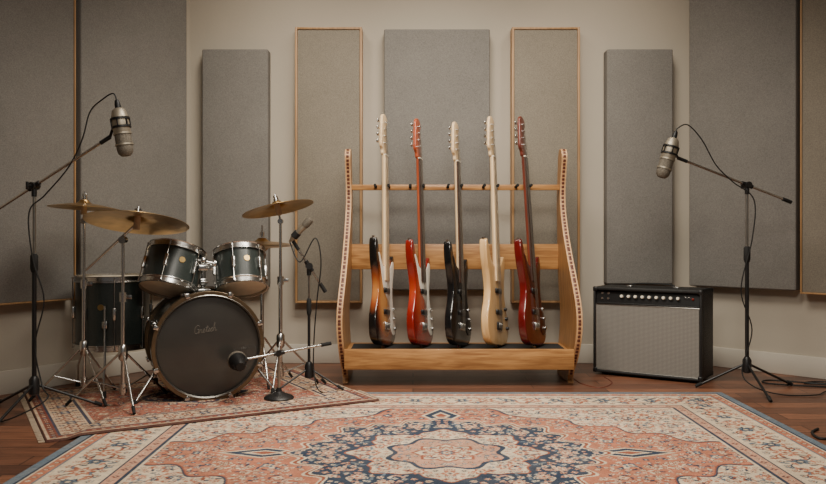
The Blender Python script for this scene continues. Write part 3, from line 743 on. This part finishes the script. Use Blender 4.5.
def cable(label, pts, r=.0035, m='cable', group=None, k=8):
    pts = catmull(pts, k, False); b = pts[0].copy(); b.z = min(p.z for p in pts)
    o = MB().tube([p-b for p in pts], r, 8).build('cable', m); o.location = b
    return tag(o, label, 'cable', group)

# left stand
lb = (-1.61, 3.40)
cl = P(36, 186, 3.40); cl.x = lb[0]; cl.y = lb[1]
l1 = P(110, 137, 3.30); dirb = (l1-cl); l0 = cl-dirb*.62
mic_stand('tall boom microphone stand at the left edge in front of the drum kit', lb, [(-1.63, 3.09), (-1.36, 3.50), (-1.86, 3.58)], cl, l0, l1)
lm = P(122, 131, 3.27)
condenser('champagne microphone hanging above the drum kit on the left boom', lm, P(117.5, 107, 3.27)-P(126, 157, 3.27), l1)
lt = lm+(P(117.5, 107, 3.27)-P(126, 157, 3.27)).normalized()*.125
cable('black cable looping from the left microphone down its stand to the floor', [lt, lt+Vector((-.015, 0, .03)), P(103, 99, 3.29), P(90, 112, 3.32), P(82, 140, 3.33), P(68, 168, 3.35), P(45, 195, 3.37), P(29, 213, 3.37), P(33, 260, 3.37), P(44, 300, 3.37), P(35, 345, 3.365), P(42, 385, 3.35), P(46, 400, 3.30),
       Vector((-1.66, 3.24, .006)), Vector((-1.8, 3.30, .006)), Vector((-2.05, 3.36, .006)), Vector((-2.25, 3.28, .006))], .003)
# right stand
rb = (1.645, 3.94)
cr_ = P(747, 185, 3.94); cr_.x = rb[0]
r1 = P(678, 158, 3.86); r0 = cr_-(r1-cr_)*.66
mic_stand('boom microphone stand to the right of the guitar amplifier', rb, [(1.405, 3.98), (1.62, 3.62), (1.91, 4.03)], cr_, r0, r1)
rm = P(668, 157, 3.83)
condenser('champagne microphone angled over the amplifier on the right boom', rm, P(675, 137, 3.83)-P(662, 178, 3.83), r1)
rt = rm+(P(675, 137, 3.83)-P(662, 178, 3.83)).normalized()*.125
cable('black cable arching from the right microphone down its stand to the floor', [rt, rt+Vector((.01, 0, .02)), P(688, 125, 3.84), P(702, 140, 3.86), P(716, 165, 3.88), P(733, 182, 3.90), P(754, 200, 3.91), P(752, 240, 3.91), P(741, 290, 3.91), P(752, 330, 3.91), P(742, 370, 3.90), P(753, 386, 3.84), Vector((1.74, 3.78, .006)), Vector((1.9, 3.77, .006)), Vector((2.0, 3.86, .006)), Vector((2.2, 3.92, .006)), Vector((2.4, 3.80, .006))], .003)
cable('black cable lying in loose loops on the floor at far right', [Vector((2.35, 4.02, .005)), Vector((2.1, 4.06, .005)), Vector((1.86, 4.16, .005)), Vector((1.80, 4.08, .005)), Vector((1.98, 4.00, .005)), Vector((2.12, 3.98, .005)), Vector((2.2, 4.04, .012)), Vector((2.08, 4.12, .005)), Vector((2.0, 4.08, .005)), Vector((2.14, 3.98, .012)), Vector((2.3, 3.96, .005))], .0038)
cable('brown instrument cable curling on the floor between rack and amplifier', [FL(604, 377), FL(612, 383), FL(600, 388), FL(582, 384), FL(574, 379)], .0035, 'cabler')
cable('short black cable end on the wooden floor right of the large rug', [FL(818, 430)+Vector((0, 0, .005)), FL(812, 434)+Vector((0, 0, .005)), FL(822, 440)+Vector((0, 0, .005)), FL(850, 438)+Vector((0, 0, .005))], .005)

# ------------------------------------------------------------------ drums
def drum_parts(root, r, h, T, nl, topm, botm, shell='shell', hoopm='chrome', badge=300):
    MB().lathe([(r-.006, 0), (r, 0), (r, h), (r-.006, h)], 64, T, True).build('shell', shell, root)
    MB().lathe([(.001, h+.004), (r*.97, h+.004), (r+.003, h), (r+.003, h-.012)], 64, T).build('batter_head', topm, root)
    MB().lathe([(.001, -.004), (r*.97, -.004), (r+.003, 0), (r+.003, .012)], 64, T).build('resonant_head', botm, root)
    for z, s in ((h, 1), (0, -1)):
        MB().lathe([(r+.003, z-s*.016), (r+.011, z-s*.016), (r+.011, z-s*.012), (r+.0065, z-s*.008), (r+.0065, z+s*.010), (r+.010, z+s*.014), (r+.004, z+s*.014)], 64, T, True).build('hoop', hoopm, root)
    e = Matrix.Rotation(R(badge), 4, 'Z')
    MB().tube([(r-.002, 0, h*.6), (r+.003, 0, h*.6)], [.015, .014], 20, T @ e).build('badge', 'badge', root)
    for k in range(nl):
        a = 2*PI*(k+.5)/nl; e = Matrix.Rotation(a, 4, 'Z')
        lg = MB().box((r+.008, 0, h/2), (.017, .017, h*.34 if h < .25 else .06), T @ e, bev=.005, seg=3).build('lug', 'chrome', root)
        for s in (-1, 1):
            z1 = h if s > 0 else 0
            MB().tube([(r+.012, 0, h/2), (r+.012, 0, z1-s*.004), (r+.012, 0, z1+s*.006)], [.0026, .0026, .005], 8, T @ e).build('tension_rod', 'chrome', lg)
I4 = Matrix.Identity(4)
# bass drum
kyaw = R(23); fd = Vector((math.sin(kyaw), -math.cos(kyaw), 0))
kf = FL(209, 404); kr = .232; kh = .36; ko = .249
kc = kf-fd*(kh/2+.012); kc.z = .010
kick = thing('bass_drum', 'large charcoal bass drum standing upright with dark front head and logo', 'drum', kc, None, (0, 0, kyaw))
T = Matrix.Translation((0, 0, ko)) @ Matrix.Rotation(PI/2, 4, 'X') @ Matrix.Translation((0, 0, -kh/2))
MB().lathe([(kr-.008, 0), (kr, 0), (kr, kh), (kr-.008, kh)], 80, T, True).build('shell', 'shell', kick)
hdm = MB().lathe([(.001, kh+.003), (kr*.96, kh+.003), (kr+.002, kh)], 80, T).build('resonant_head', 'headd', kick)
MB().lathe([(.001, -.003), (kr*.96, -.003), (kr+.002, 0)], 80, T).build('batter_head', 'headw', kick)
for z in (kh, 0):
    hp = MB().lathe([(kr+.001, z-.018), (ko-.001, z-.018), (ko, z-.016), (ko, z+.018), (ko-.002, z+.02), (kr+.000, z+.02), (kr-.002, z+.016)], 80, T, True).build('hoop', 'hoopb', kick)
    s = 1 if z else -1
    MB().lathe([(kr-.004, z+s*.012), (kr+.0005, z+s*.021), (kr-.0015, z+s*.0225), (kr-.007, z+s*.014)], 80, T, True).build('hoop_ring', 'steel', hp)
    for k in range(8):
        e = Matrix.Rotation(2*PI*(k+.5)/8, 4, 'Z')
        cw = MB().box((ko+.004, 0, z), (.010, .022, .05), T @ e, bev=.003); cw.box((ko-.004, 0, z+s*.022), (.018, .018, .006), T @ e, bev=.002); cw.build('claw', 'chrome', kick)
for k in range(8):
    e = Matrix.Rotation(2*PI*(k+.5)/8, 4, 'Z')
    lg = MB().box((kr+.009, 0, kh/2), (.02, .022, .10), T @ e, bev=.006, seg=3).build('lug', 'chrome', kick)
    for s in (-1, 1): MB().tube([(kr+.014, 0, kh/2), (kr+.017, 0, kh/2+s*(kh/2+.015))], .0035, 8, T @ e).build('tension_rod', 'chrome', lg)
for s in (-1, 1):
    a = Vector((s*.20, -.10, .17)); b = Vector((s*.325, -.17, 0))
    sp = MB().tube([a, b], .0065, 10); sp.box(a, (.03, .04, .04), bev=.006)
    sp = sp.build('spur', 'chrome', kick)
    MB().tube([b+(a-b).normalized()*.03, b], [.010, .008], 10).build('rubber_tip', 'rubber', sp)
# script lettering on the head: one connected pen stroke and the cross bar
pen = [(1.3, 1.9), (.85, 2.3), (.3, 2.0), (.08, 1.2), (.3, .4), (.8, .15), (1.2, .6), (1.28, 1.1), (.85, 1.12), (1.22, 1.12), (1.3, .4), (1.2, .1), (1.5, .35), (1.72, 1.05), (1.8, .88), (2.02, .92), (2.02, .35), (2.2, .08), (2.5, .4), (2.82, .8), (2.7, 1.04), (2.45, .8), (2.45, .3), (2.7, .06), (3.05, .35), (3.35, 1.1), (3.48, 1.85), (3.42, .95), (3.4, .3), (3.6, .06), (3.85, .4), (4.12, 1.05), (4.28, .5), (4.1, .12), (3.92, .22), (4.3, .2), (4.55, .5), (4.95, .95), (4.78, 1.05), (4.5, .7), (4.55, .2), (4.85, .06), (5.1, .4), (5.38, 1.5), (5.45, 2.25), (5.28, 2.1), (5.25, 1.0), (5.22, .06), (5.35, .7), (5.6, 1.02), (5.78, .8), (5.76, .3), (5.95, .06), (6.25, .35)]
def ink(p): return ((p[0]+p[1]*.28-3.3)*.0165, p[1]*.0165)
lm_ = MB()
for strk in (catmull(pen, 5, False), catmull([(3.05, 1.28), (3.45, 1.32), (3.85, 1.36)], 3, False)):
    q = [ink(p) for p in strk]; lm_.tube([(x, 0, z) for x, z in q], .0016, 6)
lo = lm_.build('lettering', 'logo', hdm)
lo.matrix_local = Matrix.Translation((-.012, -kh/2-.0033, ko+.062)) @ Matrix.Rotation(R(-8), 4, 'Y')
def kl(p):   # world -> kick local
    return Matrix.Rotation(-kyaw, 4, 'Z') @ (p-kc)
t1 = P(168.5, 288, 3.74); t2 = P(241.5, 287, 3.79)
mt = MB(); mt.box((0, -.02, ko+kr+.008), (.06, .07, .02), bev=.005); mt.tube([(0, -.02, ko+kr), (0, -.02, ko+kr+.15)], .011, 14); mt.ball((0, -.02, ko+kr+.15), .018, None, 14)
mt.box((0, -.02, ko+kr+.05), (.034, .034, .03), bev=.005); mt.tube([(0, -.035, ko+kr+.05), (0, -.062, ko+kr+.05)], .005, 8); mt.box((0, -.062, ko+kr+.05), (.034, .008, .012), bev=.003)
mt.box((0, -.02, ko+kr+.115), (.05, .03, .03), bev=.006); mt.tube([(.02, -.03, ko+kr+.115), (.03, -.06, ko+kr+.12)], .005, 8); mt.box((.03, -.062, ko+kr+.12), (.012, .008, .03), bev=.003)
ptop = Vector((0, -.02, ko+kr+.145))
mt.build('tom_mount', 'chrome', kick)
def tom(label, base, r, h, tx, ty):
    t = thing('rack_tom', label, 'drum', base, 'rack toms above the bass drum', (R(tx), R(ty), 0))
    drum_parts(t, r, h, I4, 6, 'headw', 'headw'); return t
a = tom('larger left rack tom with pale bottom head, mounted above the bass drum', t1, .129, .180, -23, 7)
b = tom('smaller right rack tom mounted above the bass drum, nearest the hi-hat', t2, .116, .170, -22, -9)
for t, r in ((a, .129), (b, .116)):
    Mt = Matrix.Translation(t.location) @ t.rotation_euler.to_matrix().to_4x4()
    cen = Mt @ Vector((0, 0, .09)); pl = kl(cen); dd = (ptop-pl); e = pl+dd.normalized()*r
    ar = MB().tube([ptop, e], .0085, 12); ar.tube([e+dd.normalized()*.004, e+dd.normalized()*.014], .022, 16); ar.build('tom_arm', 'chrome', kick)
# floor tom
fp = Vector(((113-CX)*3.9/F, 3.9, 0)); fz = .012
ft = thing('floor_tom', 'wide charcoal floor tom on chrome legs at the left of the kit', 'drum', (fp.x, fp.y, fz))
drum_parts(ft, .170, .325, Matrix.Translation((0, 0, .215)), 8, 'headw', 'headw', badge=272)
for k in range(3):
    an = R(-80+120*k); c_, s_ = math.cos(an), math.sin(an)
    zt = ground(fp.x+.2*c_, fp.y+.2*s_)-fz
    l = MB().tube([(.192*c_, .192*s_, .42), (.192*c_, .192*s_, .16), (.215*c_, .215*s_, .10), (.215*c_, .215*s_, zt+.008)], .0055, 10); l.box((.183*c_, .183*s_, .33), (.026, .026, .036), bev=.006)
    l = l.build('leg', 'chrome', ft)
    MB().tube([(.215*c_, .215*s_, zt), (.215*c_, .215*s_, zt+.03)], [.012, .010], 12).build('rubber_foot', 'rubber', l)

# ------------------------------------------------------------------ cymbals
def cym_profile(R_, bow, bell):
    p = [(.008, bow+bell), (.02, bow+bell*.97), (R_*.13, bow+bell*.72), (R_*.2, bow+bell*.18), (R_*.24, bow-.001), (R_*.45, bow*.8), (R_*.7, bow*.47), (R_*.9, bow*.14), (R_, 0)]
    return p+[(r, z-.0016) for r, z in p[::-1]]
def cymbal(label, c, R_, rx, ry, bow=.02, bell=.018, group='cymbals of the drum kit', name='cymbal'):
    o = MB().lathe(cym_profile(R_, bow, bell), 72, None, True).build(name, 'bronze', None, 60)
    o.location = c; o.rotation_euler = (R(rx), R(ry), 0)
    return tag(o, label, 'cymbal', group)
def cym_stand(label, base, ztop, rad, a0, tip, boom=None, hubz=.24, group='chrome cymbal stands'):
    B0 = Vector((base[0], base[1], 0)); root = thing('cymbal_stand', label, 'cymbal stand', B0, group)
    for k in range(3):
        an = R(a0+120*k); d = Vector((math.cos(an), math.sin(an), 0)); f = d*rad; f.z = ground(base[0]+f.x, base[1]+f.y)
        hub = Vector((0, 0, hubz))+d*.018
        leg_part(root, hub, f, .0052, 'chrome')
        MB().tube([Vector((0, 0, hubz-.15))+d*.016, hub.lerp(f, .52)+Vector((0, 0, .004))], .0036, 8).build('brace', 'chrome', root)
    MB().tube([(0, 0, hubz-.17), (0, 0, hubz-.13)], .016, 14).build('brace_collar', 'chrome', root)
    MB().tube([(0, 0, hubz-.03), (0, 0, hubz-.02), (0, 0, hubz+.03), (0, 0, hubz+.04)], [.013, .020, .020, .013], 14).build('hub', 'chrome', root)
    mid = hubz+(ztop-hubz)*.5
    MB().tube([(0, 0, hubz-.18), (0, 0, mid)], .0095, 12).build('lower_tube', 'chrome', root)
    MB().tube([(0, 0, mid), (0, 0, ztop)], .007, 12).build('upper_tube', 'chrome', root)
    hc = MB().tube([(0, 0, mid-.02), (0, 0, mid+.02)], .016, 14); hc.box((.024, 0, mid), (.03, .006, .018), bev=.002); hc.build('height_clamp', 'chrome', root)
    tl = tip-B0
    if boom:
        bs = boom-B0; MB().tube([bs, tl], .0055, 10).build('boom_arm', 'chrome', root)
        MB().tube([(0, -.018, ztop), (0, .018, ztop)], .016, 14).build('tilter', 'chrome', root)
    else:
        MB().tube([(0, -.014, ztop-.01), (0, .014, ztop-.01)], .013, 14).build('tilter', 'chrome', root)
        MB().tube([(0, 0, ztop-.01), tl], .0055, 10).build('tilter_rod', 'chrome', root)
    return root, tl
def cym_top(root, tl, n, zf):
    T = align(tl, n)
    MB().lathe([(.004, -.03), (.014, -.028), (.014, zf-.006), (.004, zf-.004)], 14, T).build('felt_washer', 'fringe', root)
    w = MB().lathe([(.004, zf), (.013, zf+.002), (.013, zf+.012), (.006, zf+.014), (.005, zf+.034), (.001, zf+.036)], 14, T); w.box((0, 0, zf+.02), (.034, .006, .012), T, bev=.002)
    w.build('wing_nut', 'chrome', root)
def place(label, sl, base, c, R_, rx, ry, rad, a0, boom=None, clampz=None, hubz=.24):
    cymbal(label, c, R_, rx, ry); n = Euler((R(rx), R(ry), 0)).to_matrix() @ Vector((0, 0, 1))
    tip = c+n*(-.002)
    root, tl = cym_stand(sl, base, clampz if clampz else c.z-.05, rad, a0, tip, boom, hubz)
    cym_top(root, tl, n, .042)
cA = P(84, 208, 3.65)
place('flat left cymbal, thin edge-on, above the floor tom', 'chrome cymbal stand beside the floor tom at the left of the kit', (cA.x, 3.65), cA, .156, -3, 2, .23, 75)
cB = P(137, 223, 3.5); pB = P(123, 240, 3.5)
place('largest cymbal, tilted back above the left rack tom', 'chrome boom cymbal stand in front of the floor tom', (pB.x, 3.5), cB, .222, -13, 1.5, .25, -60, P(86, 270, 3.5), pB.z)
cC = P(278, 209, 3.9)
place('steeply tilted cymbal rising to the right, above the right rack tom', 'chrome cymbal stand to the right of the bass drum', (cC.x+.012, 3.9), cC, .176, -6, -13, .24, 30)
cD = P(262, 245, 4.05)
hh = thing('hi_hat_stand', 'chrome hi-hat stand half hidden behind the right rack tom', 'cymbal stand', (cD.x, 4.05, 0))
for k in range(3):
    an = R(50+120*k); d = Vector((math.cos(an), math.sin(an), 0)); f = d*.2; f.z = ground(cD.x+f.x, 4.05+f.y)
    leg_part(hh, Vector((0, 0, .24))+d*.015, f, .0052, 'chrome')
MB().tube([(0, 0, .05), (0, 0, cD.z-.04)], .0095, 12).build('lower_tube', 'chrome', hh)
MB().tube([(0, 0, cD.z-.04), (0, 0, cD.z+.10)], .004, 10).build('pull_rod', 'chrome', hh)
MB().tube([(0, 0, cD.z+.042), (0, 0, cD.z+.066)], .012, 12).build('clutch', 'chrome', hh)
cymbal('upper hi-hat cymbal, domed side up, behind the right rack tom', cD+Vector((0, 0, .006)), .165, 0, 1, .014, .016, 'hi-hat pair')
cymbal('lower hi-hat cymbal, domed side down, behind the right rack tom', cD-Vector((0, 0, .002)), .165, 180, 1, .014, .016, 'hi-hat pair')

# ------------------------------------------------------------------ small microphones
sb = ((309-CX)*3.85/F, 3.85)
sc = Vector((sb[0], 3.85, P(0, 266, 3.85).z)); s1 = P(293, 241, 3.83); s0 = sc-(s1-sc)*1.05
mic_stand('short boom microphone stand between the drum kit and guitar rack', sb, [(sb[0]-.15, 3.72), (sb[0]+.17, 3.80), (sb[0]+.02, 4.04)], sc, s0, s1, hubz=.11, pr=.007, legr=.0045)
pa, pb = P(291, 240, 3.82), P(311, 219, 3.80)
dm = (pb-pa).normalized()
sm = thing('microphone', 'small silver pencil microphone near the right crash cymbal', 'microphone', pa)
Tm = align(Vector((0, 0, 0)), dm); Lm = (pb-pa).length
MB().lathe([(.004, -.012), (.008, 0), (.0135, .012), (.0145, Lm*.62), (.013, Lm*.66)], 24, Tm).build('body', 'micn', sm)
MB().lathe([(.013, Lm*.66), (.018, Lm*.68), (.019, Lm*.92), (.014, Lm), (.001, Lm+.003)], 24, Tm).build('grille', 'mesh', sm)
cl_ = MB().lathe([(.0145, .02), (.0185, .02), (.0185, .05), (.0145, .05)], 20, Tm, True); cl_.tube([dm*.035, s1-pa], .006, 8); cl_.build('clip', 'rubber', sm)
cable('thin black cable drooping from the pencil microphone beside the guitar rack', [pa+dm*-.01, P(300, 262, 3.80), P(313, 238, 3.79)+Vector((.01, 0, 0)), P(321, 262, 3.79), P(317, 300, 3.81), P(314, 340, 3.82), P(314, 372, 3.82), Vector((sb[0]+.07, 3.74, ground(sb[0]+.07, 3.74)+.006)), Vector((sb[0]+.16, 3.95, .008))], .003)
# bass drum microphone
kb_ = FL(279, 403); kz = ground(kb_.x, kb_.y)
ks = thing('microphone_stand', 'low round-based microphone stand in front of the bass drum', 'microphone stand', (kb_.x, kb_.y, kz))
kcl = P(279, 353, kb_.y)-Vector((kb_.x, kb_.y, kz)); kcl.x = kcl.y = 0
mtip = P(247, 359, 3.54)-Vector((kb_.x, kb_.y, kz)); dk = (kcl-mtip); kend = kcl+dk*1.72
MB().lathe([(.066, 0), (.068, .006), (.06, .014), (.03, .024), (.014, .034), (.011, .05), (.001, .05)], 36).build('round_base', 'black', ks)
MB().tube([(0, 0, .03), tuple(kcl)], .0065, 12).build('pole', 'steel', ks)
MB().tube([mtip, kend], .0055, 10).build('boom', 'chrome', ks)
kk = MB().tube([kcl-Vector((0, .016, 0)), kcl+Vector((0, .016, 0))], .014, 14); kk.tube([kcl-dk.normalized()*.025, kcl+dk.normalized()*.025], .010, 10); kk.build('boom_clamp', 'black', ks)
MB().tube([kend-dk.normalized()*.05, kend], .009, 10).build('end_cap', 'rubber', ks)
mc = P(238, 362, 3.53)
km = thing('microphone', 'black egg-shaped microphone pointed at the bass drum head', 'microphone', mc)
kd = (Vector((-.35, .9, .12))).normalized(); Tk = align(Vector((0, 0, 0)), kd)
MB().lathe([(.018, -.075), (.024, -.065), (.034, -.02), (.040, .005), (.040, .012)], 32, Tk).build('body', 'micd', km)
MB().lathe([(.040, .012), (.043, .016), (.043, .024), (.040, .04), (.028, .058), (.001, .066)], 32, Tk).build('grille', 'mesh', km)
MB().tube([kd*-.03, P(247, 359, 3.54)-mc], .009, 10).build('swivel_mount', 'rubber', km)

# ------------------------------------------------------------------ light
def area(loc, size, sizey, energy, col, target, spread=180):
    l = bpy.data.lights.new('area_light', 'AREA'); l.shape = 'RECTANGLE'; l.size = size; l.size_y = sizey; l.energy = energy; l.color = col; l.spread = R(spread)
    o = bpy.data.objects.new('area_light', l); C.objects.link(o); o.location = loc
    o.rotation_euler = (Vector(target)-Vector(loc)).to_track_quat('-Z', 'Y').to_euler(); return o
area((.15, 2.9, 2.55), 1.3, .7, 56, (1, .92, .80), (.15, 3.25, 0), 140)
area((.15, 1.0, 2.4), 1.1, .6, 22, (1, .93, .82), (.15, 4.4, .7), 110)
for x in (-.72, .15, 1.05): area((x, 4.0, 2.56), .3, .2, 4, (1, .89, .74), (x, 4.6, .9), 120)
w = bpy.data.worlds.new('world'); bpy.context.scene.world = w; w.use_nodes = True
w.node_tree.nodes['Background'].inputs['Color'].default_value = (.92, .9, .88, 1); w.node_tree.nodes['Background'].inputs['Strength'].default_value = .11

cam = bpy.data.cameras.new('camera'); co = bpy.data.objects.new('camera', cam); C.objects.link(co)
co.location = (0, 0, CAMH); co.rotation_euler = (PI/2, 0, 0); cam.sensor_width = 36; cam.lens = F/826*36; cam.shift_y = -(242-HY)/826
bpy.context.scene.camera = co
